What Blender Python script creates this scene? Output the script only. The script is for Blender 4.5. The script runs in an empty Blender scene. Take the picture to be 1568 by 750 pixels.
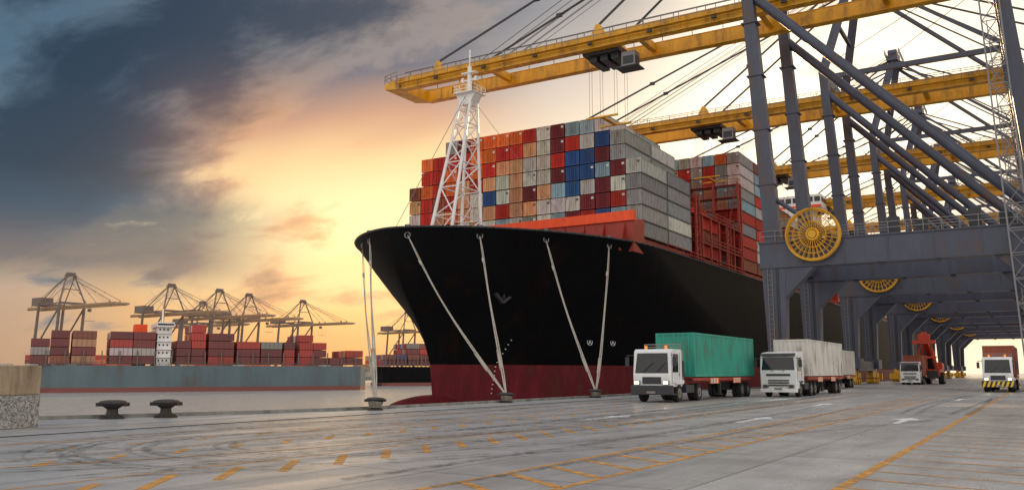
import bpy, math, random
from mathutils import Vector, Matrix
random.seed(7)
sc=bpy.context.scene
sc.view_settings.view_transform='Standard'; sc.view_settings.look='None'; sc.view_settings.exposure=0
YAW=math.radians(31.4); SR,CR=math.sin(YAW),math.cos(YAW)
def P(lat,dep,z=0): return Vector((CR*lat-SR*dep, SR*lat+CR*dep, z))
def s2l(c):
    return tuple(((x/255)/12.92 if x/255<=.04045 else ((x/255+.055)/1.055)**2.4) for x in c)+(1,)

# ---------------- materials ----------------
def N(nt,t,**k):
    n=nt.nodes.new(t)
    for a,b in k.items(): setattr(n,a,b)
    return n
def mat(name,col,rough=.5,metal=0.,var=.25,scale=1.5,rust=0.,bump=0.,emit=None,attr=False,stripe=0,wear=0.,streak=True,bscale=8.,spec=.5):
    m=bpy.data.materials.new(name); m.use_nodes=True; nt=m.node_tree; L=nt.links.new
    b=nt.nodes['Principled BSDF']
    g=N(nt,'ShaderNodeNewGeometry')
    b.inputs['Roughness'].default_value=rough; b.inputs['Metallic'].default_value=metal; b.inputs['Specular IOR Level'].default_value=spec
    tex=var>0 or rust>0
    if tex:
        mp=N(nt,'ShaderNodeMapping'); L(g.outputs['Position'],mp.inputs['Vector'])
        mp.inputs['Scale'].default_value=(1,1,.3 if streak else 1)
        n=N(nt,'ShaderNodeTexNoise'); n.inputs['Scale'].default_value=scale; n.inputs['Detail'].default_value=5 if rust>0 else 2; n.inputs['Roughness'].default_value=.62
        L(mp.outputs[0],n.inputs['Vector'])
        mr=N(nt,'ShaderNodeMapRange'); mr.inputs['From Min'].default_value=.3; mr.inputs['From Max'].default_value=.7
        mr.inputs['To Min'].default_value=1-var; mr.inputs['To Max'].default_value=1+var*.5
        L(n.outputs['Fac'],mr.inputs['Value'])
    vm=N(nt,'ShaderNodeVectorMath',operation='SCALE')
    if attr:
        at=N(nt,'ShaderNodeAttribute',attribute_name='Col'); L(at.outputs['Color'],vm.inputs[0])
    else: vm.inputs[0].default_value=col[:3]
    if tex: L(mr.outputs[0],vm.inputs['Scale'])
    else: vm.inputs['Scale'].default_value=1
    cur=vm.outputs[0]
    if rust>0:
        m2=N(nt,'ShaderNodeMapRange'); m2.inputs['From Min'].default_value=.45; m2.inputs['From Max'].default_value=.30; m2.inputs['To Max'].default_value=rust
        L(n.outputs['Fac'],m2.inputs['Value'])
        mx=N(nt,'ShaderNodeMix',data_type='RGBA'); L(m2.outputs[0],mx.inputs[0]); L(cur,mx.inputs[6]); mx.inputs[7].default_value=(.17,.075,.035,1)
        cur=mx.outputs[2]
    if stripe:
        sx=N(nt,'ShaderNodeSeparateXYZ'); L(g.outputs['Position'],sx.inputs[0])
        a=N(nt,'ShaderNodeMath',operation='ADD'); L(sx.outputs[0],a.inputs[0]); L(sx.outputs[1],a.inputs[1])
        mu=N(nt,'ShaderNodeMath',operation='MULTIPLY'); L(a.outputs[0],mu.inputs[0]); mu.inputs[1].default_value=stripe
        si=N(nt,'ShaderNodeMath',operation='SINE'); L(mu.outputs[0],si.inputs[0])
        bp=N(nt,'ShaderNodeBump'); bp.inputs['Strength'].default_value=.6; bp.inputs['Distance'].default_value=.05
        L(si.outputs[0],bp.inputs['Height']); L(bp.outputs[0],b.inputs['Normal'])
    elif bump>0:
        n3=N(nt,'ShaderNodeTexNoise'); n3.inputs['Scale'].default_value=bscale; n3.inputs['Detail'].default_value=4
        L(g.outputs['Position'],n3.inputs['Vector'])
        bp=N(nt,'ShaderNodeBump'); bp.inputs['Strength'].default_value=bump; bp.inputs['Distance'].default_value=.03
        L(n3.outputs['Fac'],bp.inputs['Height']); L(bp.outputs[0],b.inputs['Normal'])
    L(cur,b.inputs['Base Color'])
    if emit:
        b.inputs['Emission Color'].default_value=emit[0]; b.inputs['Emission Strength'].default_value=emit[1]
    if wear>0:
        n4=N(nt,'ShaderNodeTexNoise'); n4.inputs['Scale'].default_value=3.5; n4.inputs['Detail'].default_value=5; n4.inputs['Roughness'].default_value=.75
        L(g.outputs['Position'],n4.inputs['Vector'])
        m4=N(nt,'ShaderNodeMapRange'); m4.inputs['From Min'].default_value=wear-.12; m4.inputs['From Max'].default_value=wear+.12
        m4.inputs['To Min'].default_value=1; m4.inputs['To Max'].default_value=.12
        L(n4.outputs['Fac'],m4.inputs['Value']); L(m4.outputs[0],b.inputs['Alpha'])
    return m
M={}
M['hull']=mat('hull_black',(.005,.005,.006),.6,var=.4,scale=.3,rust=.05,spec=.09)
M['boot']=mat('hull_red',(.15,.014,.022),.55,var=.5,scale=.6,rust=.35,spec=.2)
M['stack']=mat('container_paint',(1,1,1),.55,var=.18,scale=2.6,rust=.6,attr=True,stripe=11.5,spec=.25)
M['farstack']=mat('container_paint_hazed',(1,1,1),.7,var=0,attr=True,spec=.1)  # its vertex colours carry a painted haze tint
M['frame']=mat('crane_blue_grey_paint',(.062,.070,.108),.42,var=.3,scale=.9,rust=.4)
M['yellow']=mat('crane_yellow_paint',(.74,.37,.012),.45,var=.3,scale=.9,rust=.55)
M['dark']=mat('dark_steel',(.03,.032,.038),.5,var=0)
M['steel']=mat('grey_steel',(.20,.20,.21),.4,.4,var=0)
M['lash']=mat('red_oxide_steel',(.36,.035,.022),.5,var=.3,rust=.3)
M['orange']=mat('orange_paint',(.95,.09,.010),.5,var=.15)
M['white']=mat('white_paint',(.84,.83,.81),.4,var=.1,scale=2,rust=.12)
M['cabwhite']=mat('cab_white_paint',(.80,.81,.82),.22,var=.1,scale=2,rust=.12)
M['glass']=mat('dark_glass',(.012,.016,.022),.06,var=0)
M['tyre']=mat('tyre_rubber',(.015,.015,.016),.85,var=0)
M['hub']=mat('wheel_hub',(.25,.23,.22),.4,.5,var=.2)
M['teal']=mat('container_green',(.025,.33,.24),.5,var=.25,scale=1.6,rust=.5)
M['cwhite']=mat('container_white',(.66,.63,.58),.55,var=.2,scale=1.6,rust=.75)
M['cbrown']=mat('container_brown',(.33,.08,.04),.55,var=.25,scale=1.2,rust=.4)
M['light']=mat('headlight_lens',(.9,.8,.6),.2,var=0,emit=((1,.75,.4,1),8))
M['beacon']=mat('orange_lens',(.8,.2,.02),.3,var=0,emit=((1,.3,.05,1),.6))
M['rope']=mat('mooring_rope_fibre',(.46,.41,.34),.9,var=.3,scale=6)
M['iron']=mat('cast_iron',(.035,.03,.028),.65,var=.5,scale=4,bump=.5,rust=.5,streak=False)
M['ypaint']=mat('yellow_road_paint',(.74,.34,.05),.6,var=.3,scale=3,wear=.56,streak=False)
M['wpaint']=mat('white_road_paint',(.82,.82,.80),.6,var=.15,scale=3,wear=.64,streak=False)
M['tmark']=mat('tyre_mark',(.08,.08,.082),.55,var=.2,scale=3,wear=.38,streak=False)
M['tmark2']=mat('faint_tyre_mark',(.17,.168,.165),.55,var=.2,scale=3,wear=.42,streak=False)
M['concw']=mat('quay_wall_concrete',(.25,.24,.22),.9,var=.5,bump=.4)
M['tan']=mat('weathered_concrete',(.36,.27,.18),.9,var=.5,scale=2.5,bump=.8,rust=.3)
M['farhull']=mat('far_hull_teal',(.15,.20,.22),.6,var=.2,scale=.15,rust=.4,spec=.1)  # far hull colours lightened to stand in for air haze
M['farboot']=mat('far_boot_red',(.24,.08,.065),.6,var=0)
M['farcrane']=mat('far_crane_hazed',(.21,.165,.15),.7,var=0,spec=.1)  # distant crane and boom colours lightened to imitate haze
M['farboom']=mat('far_crane_boom_hazed',(.42,.29,.19),.7,var=0,spec=.1)
M['red']=mat('red_machine_paint',(.60,.06,.02),.4)
M['vcol']=mat('painted_parts',(1,1,1),.45,attr=True,var=.2)

def speck():
    m=bpy.data.materials.new('speckled_aggregate'); m.use_nodes=True; nt=m.node_tree; L=nt.links.new
    b=nt.nodes['Principled BSDF']; g=N(nt,'ShaderNodeNewGeometry')
    v=N(nt,'ShaderNodeTexVoronoi'); v.inputs['Scale'].default_value=22; L(g.outputs['Position'],v.inputs['Vector'])
    r=N(nt,'ShaderNodeValToRGB'); r.color_ramp.elements[0].color=(.05,.05,.05,1); r.color_ramp.elements[1].color=(.55,.53,.5,1)
    L(v.outputs['Color'],r.inputs[0]); L(r.outputs[0],b.inputs['Base Color']); b.inputs['Roughness'].default_value=.85
    bp=N(nt,'ShaderNodeBump'); bp.inputs['Distance'].default_value=.02; L(v.outputs['Distance'],bp.inputs['Height']); L(bp.outputs[0],b.inputs['Normal'])
    return m
M['speck']=speck()

def ground_mat():
    m=bpy.data.materials.new('quay_concrete'); m.use_nodes=True; nt=m.node_tree; L=nt.links.new
    b=nt.nodes['Principled BSDF']; g=N(nt,'ShaderNodeNewGeometry')
    def noise(s,d=4,r=.55,vec=None):
        n=N(nt,'ShaderNodeTexNoise'); n.inputs['Scale'].default_value=s; n.inputs['Detail'].default_value=d; n.inputs['Roughness'].default_value=r
        L(vec or g.outputs['Position'],n.inputs['Vector']); return n.outputs['Fac']
    def mr(v,a,bb,c,d):
        x=N(nt,'ShaderNodeMapRange'); 
        for i,k in enumerate((a,bb,c,d)): x.inputs[1+i].default_value=k
        L(v,x.inputs[0]); return x.outputs[0]
    def mul(a,bb):
        x=N(nt,'ShaderNodeMath',operation='MULTIPLY'); L(a,x.inputs[0]); L(bb,x.inputs[1]); return x.outputs[0]
    mp=N(nt,'ShaderNodeMapping'); mp.inputs['Scale'].default_value=(1,.08,1); L(g.outputs['Position'],mp.inputs['Vector'])
    med=noise(.5,7,.7); streak=noise(1.2,5,.65,mp.outputs[0]); fine=noise(30,3,.75)
    k=mul(mr(med,.3,.7,.66,1.16),mr(streak,.40,.72,1.08,.62))
    k=mul(k,mr(fine,.3,.7,.74,1.20))
    sx=N(nt,'ShaderNodeSeparateXYZ'); L(g.outputs['Position'],sx.inputs[0])
    fl_=[]
    for i,per in ((0,4.5),(1,6.)):
        d=N(nt,'ShaderNodeMath',operation='DIVIDE'); L(sx.outputs[i],d.inputs[0]); d.inputs[1].default_value=per
        f=N(nt,'ShaderNodeMath',operation='FRACT'); L(d.outputs[0],f.inputs[0])
        q=N(nt,'ShaderNodeMath',operation='FLOOR'); 
        ad_=N(nt,'ShaderNodeMath',operation='ADD'); L(d.outputs[0],ad_.inputs[0]); ad_.inputs[1].default_value=0; L(ad_.outputs[0],q.inputs[0]); fl_.append(q.outputs[0])
        s=N(nt,'ShaderNodeMath',operation='SUBTRACT'); L(f.outputs[0],s.inputs[0]); s.inputs[1].default_value=.5
        a=N(nt,'ShaderNodeMath',operation='ABSOLUTE'); L(s.outputs[0],a.inputs[0])
        k=mul(k,mr(a.outputs[0],.492,.497,1,.5))
    cb=N(nt,'ShaderNodeCombineXYZ'); L(fl_[0],cb.inputs[0]); L(fl_[1],cb.inputs[1])
    wn_=N(nt,'ShaderNodeTexWhiteNoise'); wn_.noise_dimensions='2D'; L(cb.outputs[0],wn_.inputs['Vector'])
    k=mul(k,mr(wn_.outputs['Value'],0,1,.88,1.07))
    vm=N(nt,'ShaderNodeVectorMath',operation='SCALE'); vm.inputs[0].default_value=(.475,.468,.462); L(k,vm.inputs['Scale'])
    sp=mr(med,.38,.28,0,.55)
    mx=N(nt,'ShaderNodeMix',data_type='RGBA'); L(sp,mx.inputs[0]); L(vm.outputs[0],mx.inputs[6]); mx.inputs[7].default_value=(.17,.15,.13,1)
    L(mx.outputs[2],b.inputs['Base Color'])
    L(mr(streak,.3,.7,.22,.5),b.inputs['Roughness'])
    bp=N(nt,'ShaderNodeBump'); bp.inputs['Strength'].default_value=.35; bp.inputs['Distance'].default_value=.01
    L(fine,bp.inputs['Height']); L(bp.outputs[0],b.inputs['Normal'])
    return m
M['ground']=ground_mat()
def water_mat():
    m=bpy.data.materials.new('harbour_water'); m.use_nodes=True; nt=m.node_tree; L=nt.links.new
    b=nt.nodes['Principled BSDF']; b.inputs['Base Color'].default_value=(.42,.43,.42,1); b.inputs['Roughness'].default_value=.16; b.inputs['Specular IOR Level'].default_value=1.
    g=N(nt,'ShaderNodeNewGeometry')
    mp=N(nt,'ShaderNodeMapping'); mp.inputs['Rotation'].default_value=(0,0,-YAW); mp.inputs['Scale'].default_value=(.35,1,1); L(g.outputs['Position'],mp.inputs[0])
    n=N(nt,'ShaderNodeTexNoise'); n.inputs['Scale'].default_value=.38; n.inputs['Detail'].default_value=6; n.inputs['Roughness'].default_value=.62; L(mp.outputs[0],n.inputs['Vector'])
    bp=N(nt,'ShaderNodeBump'); bp.inputs['Strength'].default_value=1; bp.inputs['Distance'].default_value=1.9; L(n.outputs['Fac'],bp.inputs['Height']); L(bp.outputs[0],b.inputs['Normal'])
    return m
M['water']=water_mat()

# ---------------- mesh builder ----------------
class MB:
    def __init__(s): s.v=[];s.f=[];s.c=[];s.cur=(1,1,1,1);s.usec=False
    def col(s,c): s.cur=tuple(c[:3])+(1,); s.usec=True
    def add(s,vs,fs):
        o=len(s.v); s.v+= [tuple(x) for x in vs]
        for f in fs: s.f.append(tuple(i+o for i in f)); s.c.append(s.cur)
    def hexa(s,p): s.add(p,[(0,3,2,1),(4,5,6,7),(0,1,5,4),(1,2,6,5),(2,3,7,6),(3,0,4,7)])
    def box(s,x0,x1,y0,y1,z0,z1):
        if x0>x1:x0,x1=x1,x0
        s.hexa([(x0,y0,z0),(x1,y0,z0),(x1,y1,z0),(x0,y1,z0),(x0,y0,z1),(x1,y0,z1),(x1,y1,z1),(x0,y1,z1)])
    def taper(s,a,wa,da,b,wb,db):
        p=[]
        for (c,w,d) in ((a,wa,da),(b,wb,db)):
            for sx,sy in ((-1,-1),(1,-1),(1,1),(-1,1)): p.append((c[0]+sx*w/2,c[1]+sy*d/2,c[2]))
        s.hexa(p)
    def frame(s,a,b):
        a=Vector(a);b=Vector(b);d=(b-a).normalized()
        u=Vector((0,0,1)) if abs(d.z)<.95 else Vector((0,1,0))
        r=d.cross(u).normalized(); u=r.cross(d); return a,b,r,u
    def beam(s,a,b,w,h):
        a,b,r,u=s.frame(a,b); p=[]
        for c in (a,b):
            for i,j in ((-1,-1),(1,-1),(1,1),(-1,1)): p.append(c+r*i*w/2+u*j*h/2)
        s.hexa(p)
    def cyl(s,a,b,r,n=8,r2=None,cap=True):
        a,b,q,u=s.frame(a,b); r2=r if r2 is None else r2; vs=[]
        for c,rr in ((a,r),(b,r2)):
            for i in range(n):
                t=2*math.pi*i/n; vs.append(c+q*math.cos(t)*rr+u*math.sin(t)*rr)
        fs=[(i,(i+1)%n,n+(i+1)%n,n+i) for i in range(n)]
        if cap: fs+=[tuple(range(n-1,-1,-1)),tuple(range(n,2*n))]
        s.add(vs,fs)
    def ext(s,poly,x0,x1):
        n=len(poly); vs=[(x0,y,z) for y,z in poly]+[(x1,y,z) for y,z in poly]
        s.add(vs,[(i,(i+1)%n,n+(i+1)%n,n+i) for i in range(n)]+[tuple(range(n-1,-1,-1)),tuple(range(n,2*n))])
    def exty(s,poly,y0,y1):
        n=len(poly); vs=[(x,y0,z) for x,z in poly]+[(x,y1,z) for x,z in poly]
        s.add(vs,[(i,(i+1)%n,n+(i+1)%n,n+i) for i in range(n)]+[tuple(range(n-1,-1,-1)),tuple(range(n,2*n))])
    def lathe(s,c,prof,n=20):
        vs=[];c=Vector(c)
        for r,z in prof:
            for i in range(n):
                t=2*math.pi*i/n; vs.append((c.x+r*math.cos(t),c.y+r*math.sin(t),c.z+z))
        fs=[]
        for k in range(len(prof)-1):
            for i in range(n): fs.append((k*n+i,k*n+(i+1)%n,(k+1)*n+(i+1)%n,(k+1)*n+i))
        fs.append(tuple(range((len(prof)-1)*n,len(prof)*n))); s.add(vs,fs)
    def ring(s,c,axis,R,r,n=32,m=6):
        c=Vector(c);axis=Vector(axis).normalized()
        u=axis.orthogonal().normalized(); w=axis.cross(u); vs=[];fs=[]
        for i in range(n):
            t=2*math.pi*i/n; d=u*math.cos(t)+w*math.sin(t)
            for j in range(m):
                q=2*math.pi*j/m; vs.append(c+d*(R+r*math.cos(q))+axis*r*math.sin(q))
        for i in range(n):
            for j in range(m): fs.append((i*m+j,((i+1)%n)*m+j,((i+1)%n)*m+(j+1)%m,i*m+(j+1)%m))
        s.add(vs,fs)
    def rail(s,a,b,h=1.1,step=2.,r=.035):
        a=Vector(a);b=Vector(b);n=max(1,int((b-a).length/step)); z=Vector((0,0,1))
        for k in (1,.5): s.beam(a+z*h*k,b+z*h*k,r*2,r*2)
        for i in range(n+1):
            p=a.lerp(b,i/n); s.beam(p,p+z*h,r*2,r*2)
    def mesh(s,name,mt,smooth=False):
        me=bpy.data.meshes.new(name); me.from_pydata(s.v,[],s.f); me.materials.append(mt)
        if s.usec:
            ca=me.color_attributes.new('Col','FLOAT_COLOR','CORNER'); dat=[]
            for f,c in zip(s.f,s.c): dat+=list(c)*len(f)
            ca.data.foreach_set('color',dat)
        if smooth: me.polygons.foreach_set('use_smooth',[True]*len(me.polygons))
        me.update(); return me
def empty(name,loc=(0,0,0),rz=0):
    o=bpy.data.objects.new(name,None); sc.collection.objects.link(o); o.location=loc; o.rotation_euler[2]=rz; o.empty_display_size=.5; return o
def obj(name,me,parent=None,bevel=0):
    o=bpy.data.objects.new(name,me); sc.collection.objects.link(o)
    if parent: o.parent=parent
    if bevel:
        b=o.modifiers.new('b','BEVEL'); b.width=bevel; b.segments=2; b.limit_method='ANGLE'
    return o
def B(mb,name,m,parent=None,smooth=False,bevel=0):
    if not mb.f: return
    return obj(name,mb.mesh(name,M[m],smooth),parent,bevel)

# ---------------- ground, water ----------------
edge=[(-85,-114),(-30.6,17.4),(-28.8,21.6),(-27.2,26),(-26.2,31),(-26,40),(-26,60),(-26,1600)]
g=MB(); top=[(x,y,0) for x,y in edge]
far=[(2500,1600,0),(2500,-114,0)]
g.add(top+far,[tuple(range(len(top)+2))[::-1]]); B(g,'quay_ground','ground')
w=MB()
for (x0,y0),(x1,y1) in zip(edge[:-1],edge[1:]): w.add([(x0,y0,0),(x1,y1,0),(x1,y1,-9),(x0,y0,-9)],[(0,1,2,3)])
for (x0,y0),(x1,y1) in zip(edge[1:-1],edge[2:]):
    y2=min(y1,400)
    w.beam((x0+.12,y0,.06),(x1+.12,y2,.06),.3,.14)
B(w,'quay_wall','concw')
w=MB(); w.add([(-6000,-3000,-5),(3000,-3000,-5),(3000,6000,-5),(-6000,6000,-5)],[(0,1,2,3)]); B(w,'harbour_water','water')
w=MB(); q=[P(-1500,470),P(-20,800),P(-20,3000),P(-3000,3000)]
w.add([(p.x,p.y,-1) for p in q]+[(p.x,p.y,-8) for p in q],[(3,2,1,0),(0,1,5,4),(1,2,6,5)]); B(w,'far_quay_ground','concw')
# crane rails set in the quay
w=MB()
for x in (-23.,1.):
    w.box(x-.05,x+.05,6,500,.001,.02)
B(w,'crane_rails','dark')

# ---------------- markings ----------------
Z1=.004
def strip(mb,a,b,w,z=Z1):
    a=Vector((a[0],a[1],z));b=Vector((b[0],b[1],z));d=(b-a).normalized();r=Vector((d.y,-d.x,0))*w/2
    mb.add([a-r,a+r,b+r,b-r],[(0,1,2,3)])
y=MB()
strip(y,(-2.65,4),(-2.65,230),.17)
strip(y,(-7.75,5),(-7.75,78),.13); strip(y,(-6.1,5),(-6.1,78),.13)
k=6
while k<60: strip(y,(-7.68,k+1.1),(-6.17,k),.17,Z1); k+=1.35
strip(y,(-12.75,2),(-12.75,78),.09)
k=4.
while k<60: strip(y,(-11.1,k),(-12.3,k+1.5),.18); k+=1.35
k=6.
while k<50: strip(y,(-15.5,k),(-16.1,k+.8),.18); k+=1.5
k=7.
while k<60: strip(y,(-18.1,k),(-18.4,k+.9),.16); k+=1.9
strip(y,(-20.6,6),(-20.6,85),.10); strip(y,(-16.9,6),(-16.9,85),.07)
k=8
while k<60: strip(y,(-2.56,k+.5),(3.6,k-1.2),.11,Z1); k+=1.25
strip(y,(3.7,5),(3.7,120),.13)
B(y,'yellow_lane_markings','ypaint')
def ycurve(y,pts,w,z=.008):
    vs=[]; n=40
    P0,P1,P2=[Vector((a,b,z)) for a,b in pts]
    for i in range(n+1):
        t=i/n; p=P0*(1-t)**2+P1*2*t*(1-t)+P2*t*t; d=((P1-P0)*(1-t)+(P2-P1)*t).normalized(); r=Vector((d.y,-d.x,0))*w/2
        vs+=[p-r,p+r]
    y.add(vs,[(2*i,2*i+1,2*i+3,2*i+2) for i in range(n)])
y=MB()
ycurve(y,[(-27,14),(-21,20),(-20.9,36)],.10); ycurve(y,[(-24,7),(-17.2,13),(-17.15,30)],.10); ycurve(y,[(-20,3),(-14,7),(-13.05,22)],.11)
B(y,'curved_yellow_markings','ypaint')
y=MB()
def arrow(x,yy,L=4.2):
    strip(y,(x,yy),(x,yy+L*.6),.26)
    y.add([(x-.55,yy+L*.6,Z1),(x+.55,yy+L*.6,Z1),(x,yy+L,Z1)],[(0,1,2)])
for x,yy in ((-4.3,31),(-8.9,29),(-13.9,27.5),(-10,45),(-4.6,58),(-14,52)): arrow(x,yy)
B(y,'white_lane_arrows','wpaint')
y=MB()
def arc(c,r,a0,a1,w):
    vs=[];n=48
    for i in range(n+1):
        t=math.radians(a0+(a1-a0)*i/n); ww=w*(.4+.6*math.sin(math.pi*i/n))
        for q in (-ww/2,ww/2): vs.append((c[0]+(r+q)*math.cos(t),c[1]+(r+q)*math.sin(t)*1.0,.0125))
    y.add(vs,[(2*i,2*i+1,2*i+3,2*i+2) for i in range(n)])
for r,wd,a0,a1 in ((2.6,.2,60,300),(2.95,.16,70,320),(4.4,.26,80,300),(4.75,.18,95,280),(5.7,.24,100,310),(6.05,.16,110,290),(6.7,.14,90,250)): arc((-14.2,15.8),r,a0,a1,wd)
for r,wd,a0,a1 in ((7,.2,60,200),(7.4,.2,70,190),(9,.25,60,150),(9.5,.2,60,150)): arc((-12.,17.),r+1.2,a0+30,a1+40,wd)
B(y,'tyre_marks','tmark')
y=MB(); rr_=random.Random(3)
for i in range(16):
    x=rr_.choice((-4.6,-9.6,-14,-19,-22,.5))+rr_.uniform(-.7,.7); y0=rr_.uniform(6,40); z_=.0165+i*.0012
    for dx in (0,1.75): ycurve(y,[(x+dx,y0),(x+dx+rr_.uniform(-.8,.8),y0+12),(x+dx+rr_.uniform(-.6,.6),y0+rr_.uniform(22,40))],rr_.uniform(.16,.3),z_+dx*.0003)
for i in range(5):
    ycurve(y,[(-22+i*2.2,6+i*.6),(-15+i*1.7,11+i),(-13+i*2.4,34)],.25,.04+i*.0015)
B(y,'faint_tyre_marks','tmark2')

# ---------------- ship ----------------
SC=-63.4; HB=20.5; RZ=18.1
def itp(t,x):
    if x<=t[0][0]: return t[0][1]
    for (a,b),(c,d) in zip(t[:-1],t[1:]):
        if x<=c: return b+(d-b)*(x-a)/(c-a)
    return t[-1][1]
YS=[(-9,86.5),(-3,85.5),(0,85.2),(2.6,84.8),(5.5,83.6),(8.2,81.8),(10.9,79.6),(14,77.8),(18.4,76.4)]
def hp(z):
    h=max(0,min(1,(z-2.6)/15.8)); return itp(YS,z),75-45*h**.8,.95-.35*h
def hb(z,Y):
    ys,L,q=hp(z); s=max(0,min(1,(Y-ys)/L)); return HB*(1-(1-s)**1.8)**q
ship=empty('container_ship',(SC,76,-5))
def SB(mb,name,m,smooth=False,bevel=0):
    o=B(mb,name,m,None,smooth,bevel)
    if o: o.location=(-SC,-76,5); o.parent=ship
    return o
def hullpart(zs):
    mb=MB(); nS=44; cols=nS+4
    for side in (1,-1):
        vs=[]
        for z in zs:
            ys,L,q=hp(z)
            for i in range(nS+1):
                s=(i/nS)**2.0; Y=ys+s*L; vs.append((SC+side*hb(z,Y),Y,z))
            for Y in (200,300,390): vs.append((SC+side*HB,Y,z))
        fs=[]
        for r in range(len(zs)-1):
            for i in range(cols-1):
                a,b,c,d=r*cols+i,r*cols+i+1,(r+1)*cols+i+1,(r+1)*cols+i
                fs.append((a,b,c,d) if side>0 else (d,c,b,a))
        mb.add(vs,fs)
    z0,z1=zs[0],zs[-1]; mb.add([(SC-HB,390,z0),(SC+HB,390,z0),(SC+HB,390,z1),(SC-HB,390,z1)],[(0,1,2,3)])
    return mb
SB(hullpart([-9,-6,-3,-1,1,2.6]),'hull_bottom','boot',True)
SB(hullpart([2.6,4,5.5,7,8.5,10,11.5,13,14.5,16,17.2,RZ]),'hull_topside','hull',True)
d=MB(); r=MB(); prev=None
for i in range(41):
    s=(i/40)**2; ys,L,q=hp(17.); Y=ys+s*L; b=hb(17.,Y)-.05
    if prev: d.add([(SC-prev[1],prev[0],16.9),(SC+prev[1],prev[0],16.9),(SC+b,Y,16.9),(SC-b,Y,16.9)],[(0,1,2,3)])
    prev=(Y,b)
d.box(SC-HB+.05,SC+HB-.05,prev[0],389,16.5,16.9)
SB(d,'deck','lash')
pts=[]
ys,L,q=hp(RZ)
for i in range(41):
    Y=ys+(i/40)**2*L; pts.append((Y,hb(RZ,Y)))
pts+= [(200,HB),(389,HB)]
for sd in (1,-1):
    for (a,b),(c,e) in zip(pts[:-1],pts[1:]):
        r.cyl((SC+sd*b,a,RZ+.02),(SC+sd*e,c,RZ+.02),.13,6)
SB(r,'rail_cap','dark',True)
r=MB()
for sd in (1,-1):
    r.rail((SC+sd*20.3,112,RZ),(SC+sd*20.3,388,RZ),1.1,3,.05)
SB(r,'deck_railing','lash')
bl=MB(); vs=[];n1,n2=20,16
for i in range(n1+1):
    t=math.pi*i/n1
    for j in range(n2):
        p=2*math.pi*j/n2; vs.append((SC+2.7*math.sin(t)**.8*math.cos(p) if 0<i<n1 else SC,85-9*math.cos(t),-3.9+2.9*math.sin(t)**.8*math.sin(p) if 0<i<n1 else -3.9))
bl.add(vs,[(i*n2+j,i*n2+(j+1)%n2,(i+1)*n2+(j+1)%n2,(i+1)*n2+j) for i in range(n1) for j in range(n2)])
SB(bl,'bulbous_bow','boot',True)
hm=MB()
for Y0 in (104.7,108.7):
    X0=SC+hb(5.7,Y0)+.06; tn=Vector((hb(5.7,Y0+.5)-hb(5.7,Y0-.5),1,0)).normalized(); nm=Vector((tn.y,-tn.x,0)); c=Vector((X0,Y0,5.7))+nm*.05
    hm.ring(c,nm,.45,.04,20,4)
    for k in (1,-1): hm.beam(c-(tn*.35+Vector((0,0,.35*k))),c+(tn*.35+Vector((0,0,.35*k))),.07,.07)
for i in range(13):
    z=-1+i*.55; Y0=92.6+i*.06; X0=SC+hb(z,Y0)+.05
    hm.box(X0-.03,X0+.05,Y0-.09,Y0+.09,z,z+.12)
SB(hm,'hull_markings','white')
an=MB(); Y0=88.; z=11.6; X0=SC+hb(z,Y0)-.5
an.box(X0-1.5,X0+.8,Y0-1.2,Y0+2.3,z+1.2,z+1.4); an.beam((X0+.5,Y0+.5,z+1.2),(X0-.1,Y0+.6,z-1.2),.35,.35)
an.beam((X0-.3,Y0-.8,z-.6),(X0-.1,Y0+.5,z-1.6),.4,.35); an.beam((X0+.5,Y0+1.8,z-.6),(X0-.1,Y0+.5,z-1.6),.4,.35)
SB(an,'anchor','dark')
fl=MB()
def railpt(Y,side): return Vector((SC+side*hb(17.2,Y),Y,17.2))
for Y,sd in ((78.4,-1),(80.6,-1),(77.3,1),(82.,1),(88.5,1),(97.2,1)):
    p=railpt(Y,sd); tn=Vector((sd*(hb(17.2,Y+.4)-hb(17.2,Y-.4)),.8,0)).normalized(); nm=Vector((tn.y,-tn.x,0))*sd
    fl.ring(p+nm*.06,nm,.33,.08,16,6)
    fl.box(p.x-.25,p.x+.25,p.y-.25,p.y+.25,RZ,RZ+.35)
SB(fl,'fairleads','steel',True)
# foremast
ms=MB(); mx=SC+.6
bl_=[(mx-1.7,85.3),(mx+1.7,85.3)]; bk=[(mx-1.7,92.6),(mx+1.7,92.6)]
T=38.2; tf=[(mx-.75,91.3),(mx+.75,91.3)]; tb=[(mx-.75,92.6),(mx+.75,92.6)]
LG=[(bl_[0],tf[0]),(bl_[1],tf[1]),(bk[1],tb[1]),(bk[0],tb[0])]
lv=[0,.2,.38,.54,.68,.8,.9,1]
def lp(i,t): a,b=LG[i]; return Vector((a[0]+(b[0]-a[0])*t,a[1]+(b[1]-a[1])*t,16.9+(T-16.9)*t))
for i in range(4): ms.cyl(lp(i,0),lp(i,1),.24,8,.17)
for k in range(1,len(lv)):
    for i in range(4):
        j=(i+1)%4; ms.cyl(lp(i,lv[k]),lp(j,lv[k]),.085,6)
        if k%2: ms.cyl(lp(i,lv[k-1]),lp(j,lv[k]),.09,6)
        else: ms.cyl(lp(j,lv[k-1]),lp(i,lv[k]),.09,6)
ms.box(mx-1.6,mx+1.6,90.4,93.4,T,T+.15); ms.rail((mx-1.6,90.4,T),(mx+1.6,90.4,T),1.,1,.04); ms.rail((mx+1.6,90.4,T),(mx+1.6,93.4,T),1.,1,.04); ms.rail((mx-1.6,90.4,T),(mx-1.6,93.4,T),1.,1,.04)
ms.exty([(mx-.7,T-1.5),(mx+.7,T-1.5),(mx+1.5,T),(mx-1.5,T)],91,92.8)
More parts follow.
